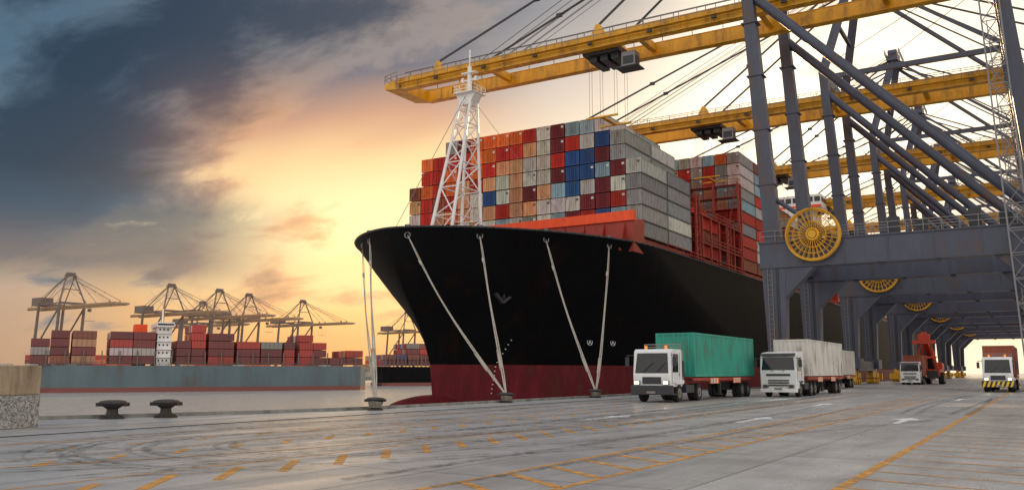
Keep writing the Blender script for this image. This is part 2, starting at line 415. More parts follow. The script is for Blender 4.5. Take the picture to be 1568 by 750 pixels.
ms.cyl((mx,92,T),(mx,92,T+4),.36,10,.28); ms.box(mx-1.1,mx+1.1,91.6,92.4,T+3.,T+3.15); ms.cyl((mx,92,T+4),(mx,92,T+6.3),.1,6)
ms.beam((mx-.9,92,T+2.1),(mx+.9,92,T+2.1),.15,.15); ms.box(mx+.9,mx+1.2,91.8,92.2,T+1.9,T+2.5); ms.box(mx-1.2,mx-.9,91.8,92.2,T+1.9,T+2.5)
for i in range(30): ms.beam((mx-.25,92.75,17+i*.7),(mx+.25,92.75,17+i*.7),.05,.05)
SB(ms,'foremast','white')
st=MB(); st.cyl((mx,92,T+1),(mx,77,RZ),.04,5); st.cyl((mx,92,T),(mx-15,101,20),.03,5); st.cyl((mx,92,T),(mx+10,101,21),.03,5)
SB(st,'foremast_stays','steel')
wn=MB()
for x,yy in ((-70,84),(-57,84),(-66,96),(-54,95),(-74,93)):
    wn.cyl((x-1.2,yy,17.9),(x+1.2,yy,17.9),.9,12); wn.box(x+1.3,x+2.1,yy-.7,yy+.7,16.9,18.6)
SB(wn,'mooring_winches','lash')
bw=MB(); bw.box(SC-20,SC+19.9,101,101.4,16.9,21.1)
for i in range(14): 
    x=SC-19+i*2.9; bw.ext([(98.9,16.9),(101,16.9),(101,20.8)],x,x+.12)
bw.ext([(101.4,16.9),(104.6,16.9),(104.6,21.5),(101.4,21.1)],SC+19.5,SC+19.9)
SB(bw,'breakwater','lash')
bw=MB(); bw.hexa([(SC-20.1,100.7,20.9),(SC+20.1,100.7,20.9),(SC+20.1,101.5,20.9),(SC-20.1,101.5,20.9),(SC-20.1,100.7,21.9),(SC+20.1,100.7,22.2),(SC+20.1,101.5,22.2),(SC-20.1,101.5,21.9)])
SB(bw,'breakwater_top','orange')
bw=MB()
for i in range(5): bw.box(SC+8.6+i*.9,SC+9.2+i*.9,100.9,101.,19.4,19.9)
SB(bw,'breakwater_slots','dark')

PAL={'R':(.55,.028,.018),'O':(.86,.17,.03),'M':(.18,.018,.028),'W':(.66,.64,.58),'G':(.33,.34,.32),'B':(.018,.085,.27),'T':(.64,.33,.17),'C':(.30,.44,.50),'N':(.30,.08,.04)}
CW,CH=2.3,2.15
def jit(c):
    k=random.uniform(.72,1.12); return tuple(min(1,x*k*random.uniform(.92,1.08)) for x in c)
def block(mb,fr,y0,y1,hts,front=None,weights='RROMMWWWGGBTCN',z0=19.4,side=None):
    n=len(hts)
    for c in range(n):
        x0=SC-n*CW/2+c*CW
        for t in range(hts[c]):
            edge_=fr or t>=hts[c]-1 or c in (0,n-1) or (c>0 and hts[c-1]<=t) or (c<n-1 and hts[c+1]<=t)
            if not edge_: continue
            k=None
            if front:
                row=8-1-t
                if row<len(front): k=front[row][c]
            if side and (c==n-1 or hts[c+1]<=t): k=random.choice(side)
            if k is None or k==' ': k=random.choice(weights)
            base=jit(PAL[k]); G_=.085; yo=random.uniform(-.05,.05)
            mb.col(base); mb.box(x0+G_,x0+CW-G_,y0+yo,y1,z0+t*CH+G_,z0+(t+1)*CH-G_)
            if fr:
                ya=y0+yo
                mb.col([v*.72 for v in base])
                for fx in (.3,.44,.56,.7): mb.box(x0+CW*fx-.022,x0+CW*fx+.022,ya-.06,ya,z0+t*CH+.2,z0+(t+1)*CH-.2)
                mb.col([min(1,v*1.15+.02) for v in base])
                a,b,c0,c1=x0+G_,x0+CW-G_,z0+t*CH+G_,z0+(t+1)*CH-G_
                mb.box(a,a+.11,ya-.05,ya,c0,c1); mb.box(b-.11,b,ya-.05,ya,c0,c1)
                mb.box(a+.11,b-.11,ya-.05,ya,c1-.1,c1); mb.box(a+.11,b-.11,ya-.05,ya,c0,c0+.1)
                if random.random()<.35:
                    mb.col([.75,.75,.72] if k not in 'WT' else [.1,.1,.12]); mb.box(x0+CW*.74,x0+CW*.9,ya-.03,ya,z0+t*CH+1.45,z0+t*CH+1.75)
            if c==n-1 or hts[c+1]<=t:
                mb.col([v*.75 for v in base]); b=x0+CW-G_; c0,c1=z0+t*CH+G_,z0+(t+1)*CH-G_
                mb.box(b,b+.04,y0,y0+.2,c0,c1); mb.box(b,b+.04,y1-.2,y1,c0,c1); mb.box(b,b+.04,y0+.2,y1-.2,c0,c0+.14); mb.box(b,b+.04,y0+.2,y1-.2,c1-.1,c1)
H1=[5,7,7,8,8,8,8,8,8,8,8,8,8,8,8,7,5]
F1=["     OOOORWMCCMRW",
    "OORRROORRTWMRWBCW",
    "NRRORORTTWWRBBMMG",
    "NOROTRTWTWWMBBCMW",
    "TRNRTWBWTMTCBWMWG",
    "WRTOTWTRTTWWWMMRW",
    "WTWTWTWCWGWCMRBCG",
    "CGWWTWBWCWMTCBBWW"]
cs=MB()
block(cs,True,105,114.2,H1,F1,side='GGGW')
block(cs,False,114.5,123.8,H1,None,side='GGGW')
SB(cs,'container_stack_forward','stack')
cs=MB()
block(cs,True,150,159,[10]*17,None,weights='RRMNGGWTGCOR',side='RNGCWG')
block(cs,False,159.4,168.4,[10]*17,side='RNGCW'); block(cs,False,168.8,176.5,[9]*17,side='RNGCW')
SB(cs,'container_stack_midships','stack')
cs=MB()
block(cs,True,186,195,[8]*16+[7],None,weights='RRMNGWTOR',side='RNGCW'); block(cs,False,195.4,204.5,[7]*17,side='RNGCW')
for k in range(9): block(cs,k%2==0,232+k*14,244+k*14,[random.choice((7,8))]*17,None,side='RNGCWT')
block(cs,True,129,138,[0]*11+[4,4,5,5,4,3],None,weights='RRRNMG',side='RRN'); 
SB(cs,'container_stack_aft','stack')
hc=MB()
for a,b in ((104.8,124),(128.8,138.2),(149.8,177),(185.8,205),(231,358)): hc.box(SC-19,SC+19,a,b,16.9,19.3)
SB(hc,'hatch_coamings','lash')
lb=MB()
def lash(yc,z1,x0=SC-19.6,x1=SC+19.9):
    for z in [19.2+i*CH for i in range(int((z1-19.2)/CH)+1)]:
        lb.box(x0,x1,yc-.7,yc+.7,z,z+.14)
        lb.rail((x0,yc-.7,z),(x1,yc-.7,z),1.,2.4,.04); lb.beam((x1,yc-.7,z+1),(x1,yc+.7,z+1),.08,.08)
    nx=9
    for i in range(nx+1):
        x=x0+(x1-x0)*i/nx
        for yy in (-.7,.7): lb.box(x-.16,x+.16,yc+yy-.16,yc+yy+.16,16.9,z1)
        if i<nx and i%2==0: lb.beam((x,yc-.7,17),(x+(x1-x0)/nx,yc-.7,z1),.14,.14)
    for k in range(int((z1-19)/CH/1)):
        lb.beam((x1,yc-.7,19.2+k*CH),(x1,yc+.7,19.2+(k+1)*CH),.12,.12)
lash(125.6,28.5); lash(147.8,34.5); lash(141,27); lash(181,30); lash(207,30)
lb.box(SC+18.3,SC+20.2,126.5,147,21.3,21.45); lb.rail((SC+20.2,126.5,21.4),(SC+20.2,147,21.4),1.1,1.8,.05)
for yy in range(127,148,4): lb.box(SC+19.9,SC+20.2,yy,yy+.3,17,25.7)
lb.box(SC+18.3,SC+20.2,126.5,147,25.6,25.75); lb.rail((SC+20.2,126.5,25.7),(SC+20.2,147,25.7),1.1,1.8,.05)
SB(lb,'lashing_bridges','lash')
ac=MB(); ac.box(SC-18,SC+18,212,225,16.9,41); ac.box(SC-20.6,SC+20.6,212.5,220,41,44.2); ac.box(SC-5,SC+5,213,219,44.2,46); ac.cyl((SC,216,46),(SC,216,53),.35); ac.beam((SC-3,216,50),(SC+3,216,50),.3,.3)
SB(ac,'accommodation','white')
aw=MB(); 
for x in [SC-20+i*1.7 for i in range(24)]: aw.box(x,x+1.3,212.4,212.5,42.4,43.6)
for z in range(8):
    for x in [SC-16+i*2.6 for i in range(13)]: aw.box(x,x+.9,211.95,212.,20+z*2.6,21+z*2.6)
for i in range(5): aw.box(SC+20.6,SC+20.65,213+i*1.3,214+i*1.3,42.4,43.6)
SB(aw,'accommodation_windows','glass')
ac=MB(); ac.box(SC-20.7,SC+20.7,212.3,212.4,41.0,41.6); ac.box(SC+3,SC+10,226,231,17,45); SB(ac,'funnel','orange')

# ---------------- cranes ----------------
XW,XL=-23.,1.
def build_crane():
    fr=MB(); bo=MB(); sy=MB(); rl=MB(); bg=MB(); re=MB(); tr=MB(); dk=MB()
    for sy_ in (-8,8):
        fr.taper((XW,sy_,2.8),1.7,1.4,(XW,sy_,12.3),2.4,1.5); fr.taper((XL,sy_,2.8),1.7,1.4,(XL,sy_,12.3),2.4,1.5)
        fr.box(XW-1.35,XL+1.35,sy_-.8,sy_+.8,12.3,14.8)
        fr.box(XW-1.45,XL+1.45,sy_-.95,sy_+.95,14.8,14.95); fr.box(XW-1.45,XL+1.45,sy_-.9,sy_+.9,12.22,12.3)
        for x in range(-20,0,4): fr.box(x-.05,x+.05,sy_-.86,sy_-.8,12.3,14.8)
        for s,x in ((1,XW+1.1),(-1,XL-1.1)):
            fr.exty([(x,9.2),(x,12.22),(x+s*3,12.22)] if s>0 else [(x,12.22),(x,9.2),(x-3,12.22)],sy_-.7,sy_+.7)
        fr.taper((XW,sy_,14.95),1.6,1.4,(-24.9,sy_,46),1.15,1.2); fr.taper((XL,sy_,14.95),1.5,1.4,(-1.5,sy_,46),1.1,1.2)
        for z in (21,27,33,39): 
            fr.box(XW-1.9*(z-15)/31-.88,XW-1.9*(z-15)/31+.88,sy_-.78,sy_+.78,z,z+.14)
        fr.cyl((-24.4,sy_,42.5),(XL-.3,sy_,15.8),.52,14)
        fr.box(-25.4,-1,sy_-.3,sy_+.3,44.7,45.4)
        fr.cyl((-23.3,sy_,20),(-17,sy_,15),.24,8)
        yy=2.6 if sy_>0 else -2.6
        fr.beam((-24.9,sy_,46),(-21,yy,62.5),1.,.9); fr.beam((-21,yy,62.5),(-2,sy_,46),.5,.5)
        fr.box(XW-1.2,XW+1.2,sy_-1.6,sy_+1.6,2.2,3.6)
        rl.rail((XW-1.2,sy_-.9,14.95),(XL+1,sy_-.9,14.95),1.1,1.5,.03); rl.rail((XW-1.2,sy_+.9,14.95),(XL+1,sy_+.9,14.95),1.1,1.5,.03)
        for x,hh in ((-12,1.6),(-9.5,1.1),(-5,1.8),(-2.5,1.2)): dk.box(x,x+1.1,sy_-.5,sy_+.3,14.96,14.95+hh)
        for x in (-18,-13,-8,-3): dk.box(x,x+.5,sy_-.75,sy_-.3,12.0,12.2)
        dk.box(XW+.2,XW+.28,sy_-.82,sy_-.74,3.5,12.2); dk.box(XW+.4,XW+.48,sy_-.82,sy_-.74,3.5,12.2)
        for z in range(4,12): rl.beam((XW-.6,sy_-.85,z),(XW-.15,sy_-.85,z),.04,.04); rl.beam((XW-.6,sy_-.85,z+.5),(XW-.15,sy_-.85,z+.5),.04,.04)
        for q in (-.6,-.15): rl.beam((XW+q,sy_-.85,3.5),(XW+q,sy_-.85,12.2),.05,.05)
    for x in (XW,XL):
        fr.box(x-.55,x+.55,-7.3,7.3,1.9,3.3); fr.box(x-.6,x+.6,-7.2,7.2,12.7,14.7); 
        for s in (-1,1):
            for k in (-1,1):
                yc=s*8+k*1.6
                bg.box(x-.5,x+.5,yc-1.3,yc+1.3,.9,1.6)
                for q in (-.75,.75): bg.cyl((x-.55,yc+q,.4),(x+.55,yc+q,.4),.38,12)
            bg.box(x-.3,x+.3,s*8-1.9,s*8+1.9,1.6,2.3)
            bg.box(x-.9,x+.9,s*11.2-.4,s*11.2+.4,.5,1.5)
    for x,z in ((-24.9,45.2),(-1.5,45.2)): fr.box(x-.5,x+.5,-7.6,7.6,z-.7,z+.7)
    fr.box(-22,-20,-3.6,3.6,62.2,63.2); fr.beam((-23,-5.2,54),(-23,5.2,54),.5,.5)
    rl.rail((-22.3,-3.8,63.2),(-22.3,3.8,63.2),1.2,1.2,.05); rl.rail((-19.7,-3.8,63.2),(-19.7,3.8,63.2),1.2,1.2,.05)
    for k in (-2,0,2): fr.cyl((-21.8,k,63.9),(-20.2,k,63.9),.9,12)
    GY=3.3
    for s in (-1,1):
        bo.box(-76.5,20,s*GY-.42,s*GY+.42,42.15,43.75); bo.box(-76.5,20,s*GY-.6,s*GY+.6,42.,42.15); bo.box(-76.5,20,s*GY-.5,s*GY+.5,43.75,43.83)
        bo.box(-76.5,20,s*(GY+.95)-.35,s*(GY+.95)+.35,42.75,42.81)
        rl.rail((-76.5,s*(GY+1.3),42.8),(20,s*(GY+1.3),42.8),1.1,2.2,.035)
        for x in range(-74,20,4): bo.box(x-.05,x+.05,s*GY-.5,s*GY+.5,42.16,43.74)
        for x in range(-75,20,4): dk.beam((x,s*GY,43.83),(x,s*GY,44.6),.07,.07)
        dk.beam((-76,s*GY,44.6),(20,s*GY,44.6),.1,.06)
    for x in (-77.,-62,-40,-25,-12,0,12,19): bo.box(x-.35,x+.35,-2.7,2.7,42.6,43.6)
    bo.hexa([(-79.4,-3.7,42.5),(-76.5,-3.9,42.1),(-76.5,3.9,42.1),(-79.4,3.7,42.5),(-79.4,-3.7,43.3),(-76.5,-3.9,43.75),(-76.5,3.9,43.75),(-79.4,3.7,43.3)])
    rl.rail((-79.4,-3.7,43.4),(-79.4,3.7,43.4),1.1,1.4,.035); rl.rail((-79.4,-3.7,43.4),(-76.5,-4.5,43.4),1.1,1.4,.035); rl.rail((-79.4,3.7,43.4),(-76.5,4.5,43.4),1.1,1.4,.035)
    for x in (-70.,-45.):
        for s in (-1,1):
            bo.exty([(x-1.,43.83),(x+1.,43.83),(x+.25,45.2),(x-.25,45.2)],s*GY-.2,s*GY+.2)
            sy.beam((x,s*GY,45.1),(-21.5,s*2.7,62.4),.14,.28)
            a=Vector((x,s*GY,45.1)); b=Vector((-21.5,s*2.7,62.4))
            for k in (.33,.66): sy.box(*(lambda p:(p.x-.4,p.x+.4,p.y-.2,p.y+.2,p.z-.25,p.z+.25))(a.lerp(b,k)))
    for s in (-1,-.35,.35,1): sy.cyl((-64.,s*2.2,44.2),(-21.5,s*2.2,63.7),.045,5); sy.cyl((-62.,s*2,44.2),(-21.5,s*2,62.8),.035,5)
    for s in (-1,1):
        sy.beam((17,s*GY,44),(-20.5,s*2.5,62.4),.14,.26); sy.beam((2,s*GY,45),(-20.5,s*2.5,62.),.12,.2)
        sy.cyl((-24.9,s*7,47),(0,s*3,61),.05,5)
    tr.box(4,15,-4,4,44.9,50); 
    dk.box(-47.5,-42.5,-2.7,2.7,41.6,42.1); 
    for x in (-47.2,-43.2): dk.box(x,x+.5,-3.,3.,42.1,42.5)
    for q in range(3): dk.box(-46.9+q*1.5,-45.9+q*1.5,-2.,2.,40.9,41.6)
    dk.rail((-47.5,-2.8,41.7),(-42.5,-2.8,41.7),.9,.8,.03)
    tr.box(-42.3,-40.5,-2.4,-.9,39.4,41.3); dk.box(-42.1,-40.7,-2.46,-2.4,39.7,40.7); dk.box(-40.5,-40.45,-2.2,-1.1,39.7,40.7); dk.box(-43,-40,-2.8,-.5,39.2,39.34)
    for x in (-47,-43.5):
        for q in (-2,-1.2,1.2,2): sy.cyl((x,q,41.6),(x,q,33.6),.022,4)
    bg.box(-47.4,-43.1,-2.2,-1.9,33.4,33.6); bg.box(-47.4,-43.1,1.9,2.2,33.4,33.6); bg.box(-45.5,-45,-1.9,1.9,33.4,33.6)
    for x in range(-70,0,8): dk.box(x,x+.6,-4.5,-4.2,42.3,42.6)
    c=Vector((XW+4.2,-9.7,15.3))
    for rr,q in ((2.6,.09),(2.45,.035),(.55,.12),(1.3,.035),(1.9,.03)): re.ring(c,(0,1,0),rr,q,40,5); re.ring(c+Vector((0,.55,0)),(0,1,0),rr,q,40,5)
    for i in range(28):
        t=2*math.pi*i/28; e=Vector((math.cos(t),0,math.sin(t)))
        for dy in (0,.55): re.cyl(c+e*.5+Vector((0,dy,0)),c+e*2.6+Vector((0,dy,0)),.035,4)
    re.cyl(c+Vector((0,-.15,0)),c+Vector((0,.9,0)),.4,16)
    dk.beam(c+Vector((0,.85,0)),(c.x,-8.9,14),.5,.6); dk.cyl(c+Vector((0,.2,0)),c+Vector((0,.4,0)),.9,24)
    st=MB()
    for (dx,dy) in ((-2.6,-9.6),(-1.0,-9.6),(-2.6,-11.2),(-1.,-11.2)): st.beam((XL+dx+.3,dy,0.3),(XL+dx-1.5,dy,48),.12,.12)
    z=1.; i=0
    while z<47:
        o=-1.8*z/48+.3
        pts_=[(XL-2.6+o,-9.6),(XL-1+o,-9.6),(XL-1+o,-11.2),(XL-2.6+o,-11.2)]
        for a in range(4):
            p,q=pts_[a],pts_[(a+1)%4]; st.beam((p[0],p[1],z),(q[0],q[1],z),.07,.07)
            if a%2==0:
                if i%2: st.beam((p[0],p[1],z),(q[0],q[1],z+2.2) ,.16,.05)
                else: st.beam((q[0],q[1],z),(p[0],p[1],z+2.2),.16,.05)
        z+=2.2;i+=1
    return dict(portal_frame=(fr,'frame'),boom=(bo,'yellow'),boom_stays=(sy,'dark'),railings=(rl,'steel'),bogies_and_spreader=(bg,'yellow'),cable_reel=(re,'yellow'),trolley_cab=(tr,'steel'),fittings=(dk,'dark'),stair_tower=(st,'steel'))
CM={k:(mb.mesh(k,M[m]),m) for k,(mb,m) in build_crane().items()}
for Yc in (98,138,181,222,264,310):
    e=empty('ship_to_shore_crane',(0,Yc,0))
    for k,(me,m) in CM.items(): obj(k,me,e)
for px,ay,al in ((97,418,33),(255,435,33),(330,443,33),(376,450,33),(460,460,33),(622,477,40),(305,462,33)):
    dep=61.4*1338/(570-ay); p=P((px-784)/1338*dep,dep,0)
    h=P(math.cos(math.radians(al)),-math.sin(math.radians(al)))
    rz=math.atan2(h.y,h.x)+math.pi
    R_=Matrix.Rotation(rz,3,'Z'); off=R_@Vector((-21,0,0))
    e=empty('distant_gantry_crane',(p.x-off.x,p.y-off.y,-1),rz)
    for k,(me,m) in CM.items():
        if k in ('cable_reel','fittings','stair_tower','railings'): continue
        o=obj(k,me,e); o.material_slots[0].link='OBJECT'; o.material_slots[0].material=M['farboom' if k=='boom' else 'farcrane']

# ---------------- far ships ----------------
def hazed_jit(k):
    c=jit(PAL[k]); return tuple(v*.7+h*.3 for v,h in zip(c,(.34,.24,.21)))  # blends a haze colour into the container paint
def farship(name,PL,PR,W,deck,groups,hull='farhull',pal='MMMMRRNWBG',tower=None,th=2.8):
    d=(PR-PL); L=d.length; ang=math.atan2(d.y,d.x)
    e=empty(name,(PL.x,PL.y,-5),ang)
    hz=deck+5
    def hl(z0,z1,bow):
        mb=MB(); pts=[(-bow,W*.5),(L*.02,W*.12),(L*.08,0),(L*.97,0),(L,W*.2),(L,W*.8),(L*.97,W),(L*.08,W),(L*.02,W*.88)]
        pb=[(x+(4 if i==0 else (1 if i in (1,8) else 0)),y_) for i,(x,y_) in enumerate(pts)]
        n=len(pts); mb.add([(x,y_,z0) for x,y_ in pb]+[(x,y_,z1) for x,y_ in pts],[(i,(i+1)%n,n+(i+1)%n,n+i) for i in range(n)]+[tuple(range(n,2*n))]); return mb
    B(hl(1.6,hz,3),'hull',hull,e); B(hl(-1,1.6,0),'boot_topping','farboot',e)
    cs=MB()
    for f0,f1,t in groups:
        x0,x1=f0*L,f1*L; n=max(1,round((x1-x0)/6.3)); cl=(x1-x0)/n
        for i in range(n):
            tt=t+random.choice((0,0,1,-1)) if n>1 else t
            for j in range(8):
                for k in range(tt):
                    if j>0 and k<tt-1 and i not in(0,n-1): continue
                    cs.col(hazed_jit(random.choice(pal))); cs.box(x0+i*cl+.15,x0+(i+1)*cl-.1,1+j*(W-2)/8,1+(j+1)*(W-2)/8-.15,hz+.6+k*th,hz+.6+(k+1)*th-.22)
                    if j==0:
                        for q in range(1,5): cs.col((.13,.08,.075)); xx=x0+i*cl+q*cl/5; cs.box(xx-.06,xx+.06,.97,1,hz+.7+k*th,hz+.3+(k+1)*th)
    B(cs,'container_stacks','farstack',e)
    rr=MB(); rr.rail((L*.03,.3,hz),(L*.97,.3,hz),1.1,3,.06)
    for i in range(20):
        x=L*(.04+.048*i); rr.box(x,x+.35,.3,.7,hz,hz+5)
    B(rr,'lashing_posts','farcrane',e)
    if tower:
        a,b,h=tower; tw=MB(); tw.box(a*L,b*L,2,W-2,hz,hz+h); tw.box(a*L-.5,b*L+.5,-.5,W+.5,hz+h,hz+h+1.6); tw.cyl(((a+b)/2*L,W/2,hz+h+1.6),((a+b)/2*L,W/2,hz+h+7),.3)
        for k in range(1,5): tw.box(a*L-.3,b*L+.3,1.2,W-1.2,hz+k*2.8,hz+k*2.8+.2)
        B(tw,'accommodation','white',e)
        tw=MB(); 
        for k in range(5):
            for q in range(3): tw.box(a*L+.5+q*1.3,a*L+1.+q*1.3,1.95,2,hz+1.5+k*2.7,hz+2.1+k*2.7)
        tw.box(a*L-.3,b*L+.3,-.55,-.5,hz+h+.5,hz+h+1.1); B(tw,'windows','glass',e)
        tw=MB(); tw.box(a*L-7,a*L-3,W*.3,W*.7,hz,hz+h+1); B(tw,'funnel','orange',e)
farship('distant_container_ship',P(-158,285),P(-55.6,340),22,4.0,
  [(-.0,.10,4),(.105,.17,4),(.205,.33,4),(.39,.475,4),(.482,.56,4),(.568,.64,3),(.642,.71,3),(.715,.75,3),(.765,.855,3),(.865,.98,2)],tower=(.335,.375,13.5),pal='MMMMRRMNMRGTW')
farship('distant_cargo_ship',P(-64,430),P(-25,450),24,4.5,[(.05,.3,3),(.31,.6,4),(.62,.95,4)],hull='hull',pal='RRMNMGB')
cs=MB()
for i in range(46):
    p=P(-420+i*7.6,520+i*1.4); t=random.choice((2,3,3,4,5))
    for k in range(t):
        cs.col(hazed_jit(random.choice('RRONMMWGT'))); cs.box(p.x-3.3,p.x+3.3,p.y-3,p.y+3,-1+k*2.7,1.6+k*2.7)
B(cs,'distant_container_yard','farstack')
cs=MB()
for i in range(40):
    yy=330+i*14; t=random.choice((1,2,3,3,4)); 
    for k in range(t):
        cs.col(hazed_jit(random.choice('RRONMWGT'))); cs.box(30,42,yy,yy+12,k*2.6,k*2.6+2.5)
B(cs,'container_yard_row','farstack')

# ---------------- bollards & ropes ----------------
def bollard(x,y_,s=1.):
    mb=MB()
    mb.lathe((0,0,0),[(.42,0),(.42,.06),(.27,.09),(.2,.2),(.19,.34),(.3,.42),(.46,.5),(.5,.56),(.44,.62),(.25,.66)],24)
    mb.box(-.55,.55,-.16,.16,.44,.57)
    for k in range(6):
        t=k*math.pi/3; mb.cyl((.35*math.cos(t),.35*math.sin(t),.05),(.35*math.cos(t),.35*math.sin(t),.11),.04,6)
    o=B(mb,'mooring_bollard','iron',None,True); o.location=(x,y_,0.0); o.rotation_euler[2]=math.radians(30); o.scale=(s,s,s); 
    o.modifiers.new('e','EDGE_SPLIT'); return o
bollard(-28.9,19.6); bollard(-27.9,21.1)
BP=[(-25.4,30.),(-25.4,41.),(-25.4,52.2)]
for b in BP: bollard(*b,.85)
def rope(a,b,sag=.6,r=.05):
    a=Vector(a);b=Vector(b); mb=MB(); n=14; pr=None
    for i in range(n+1):
        t=i/n; p=a.lerp(b,t); p.z-=sag*4*t*(1-t)
        if pr is not None: mb.cyl(pr,p,r,6,cap=False)
        pr=p
    pr=None
    for i in range(n+1):
        t=i/n; p=a.lerp(b,t); p.z-=sag*4*t*(1-t); p.x+=.12*math.sin(math.pi*t*.98)**.3 if 0<t<1 else 0; p.y+=.08*math.sin(t*9)
        if pr is not None: mb.cyl(pr,p,r*.8,6,cap=False)
        pr=p
    q=a.lerp(b,.22); q.z-=sag*4*.22*.78
    mb.cyl(q,a.lerp(b,.25)-Vector((0,0,sag*4*.25*.75)),r*2.6,8)
    q=a.lerp(b,.82); q.z-=sag*4*.82*.18
    mb.cyl(q,a.lerp(b,.9)-Vector((0,0,sag*4*.9*.1)),r*2.,8)
    for k in range(5): mb.ring((b.x,b.y,.14+k*.07),(0.08*k,0.05,1),.24+.02*k,.045,18,6)
    B(mb,'mooring_rope','rope',None,True)
def fp(Y,sd): return railpt(Y,sd)
rope(fp(78.4,-1),(BP[0][0],BP[0][1],.4),.8); rope(fp(80.6,-1)+Vector((0,0,-.6)),(BP[0][0],BP[0][1],.35),1.5,.04)
rope(fp(77.3,1),(BP[1][0],BP[1][1],.4),.9); rope(fp(82,1),(BP[1][0],BP[1][1],.35),.5)
rope(fp(88.5,1),(BP[2][0],BP[2][1],.4),.9); rope(fp(97.2,1),(BP[2][0],BP[2][1],.35),1.1)

e=empty('concrete_barrier_block',(-26.9,14.6,0),math.radians(20))
mb=MB(); mb.box(-1.2,.7,-.9,.7,0,.98); B(mb,'aggregate_base','speck',e,bevel=.03)
mb=MB(); mb.box(-1.15,.72,-.86,.66,.98,1.86); B(mb,'weathered_cap','tan',e,bevel=.04)

# ---------------- trucks ----------------
def wheel(mb,hub,x,y_,r=.5,w=.3):
    s=1 if x>0 else -1
    a=(x-w/2*s,y_,r); b=(x+w/2*s,y_,r)
    mb.cyl(a,b,r*.94,22); mb.cyl((x-w*.38*s,y_,r),(x+w*.38*s,y_,r),r,22)
    hub.cyl((x+w*.3*s,y_,r),(x+(w/2+.01)*s,y_,r),r*.55,16); hub.cyl((x+w*.4*s,y_,r),(x+(w/2+.07)*s,y_,r),r*.2,10)
def cont(mb,x0,x1,y0,y1,z0,z1):
    p=.13
    for x in (x0,x1-p):
        for yy in (y0,y1-p): mb.box(x,x+p,yy,yy+p,z0,z1)
    for z,hh in ((z0,.16),(z1-.11,.11)):
        for x in (x0+.004,x1-p*.6-.004): mb.box(x,x+p*.6,y0+p,y1-p,z+.002,z+hh-.002)
        for yy in (y0+.004,y1-p*.6-.004): mb.box(x0+p,x1-p,yy,yy+p*.6,z+.002,z+hh-.002)
    mb.box(x0+.05,x1-.05,y0+.05,y1-.05,z1-.06,z1-.02); mb.box(x0+.05,x1-.05,y0+.05,y1-.05,z0+.05,z0+.1)
    def corr(fn,L,n):
        vs=[];st=L/n; k=0
        for i in range(n):
            for o,dp in ((0,0),(.3,0),(.45,1),(.85,1)):
                for z in (z0+.16,z1-.11): vs.append(fn((i+o)*st,dp*.05,z))
                k+=1
        for z in (z0+.16,z1-.11): vs.append(fn(L,0,z))
        mb.add(vs,[(2*i,2*i+2,2*i+3,2*i+1) for i in range(k)])
    n=int((y1-y0)/.29)
    corr(lambda s,d,z:(x1-.02-d,y0+p+s,z),y1-y0-2*p,n); corr(lambda s,d,z:(x0+.02+d,y0+p+s,z),y1-y0-2*p,n)
    corr(lambda s,d,z:(x0+p+s,y0+.02+d,z),x1-x0-2*p,7); corr(lambda s,d,z:(x0+p+s,y1-.02-d,z),x1-x0-2*p,7)
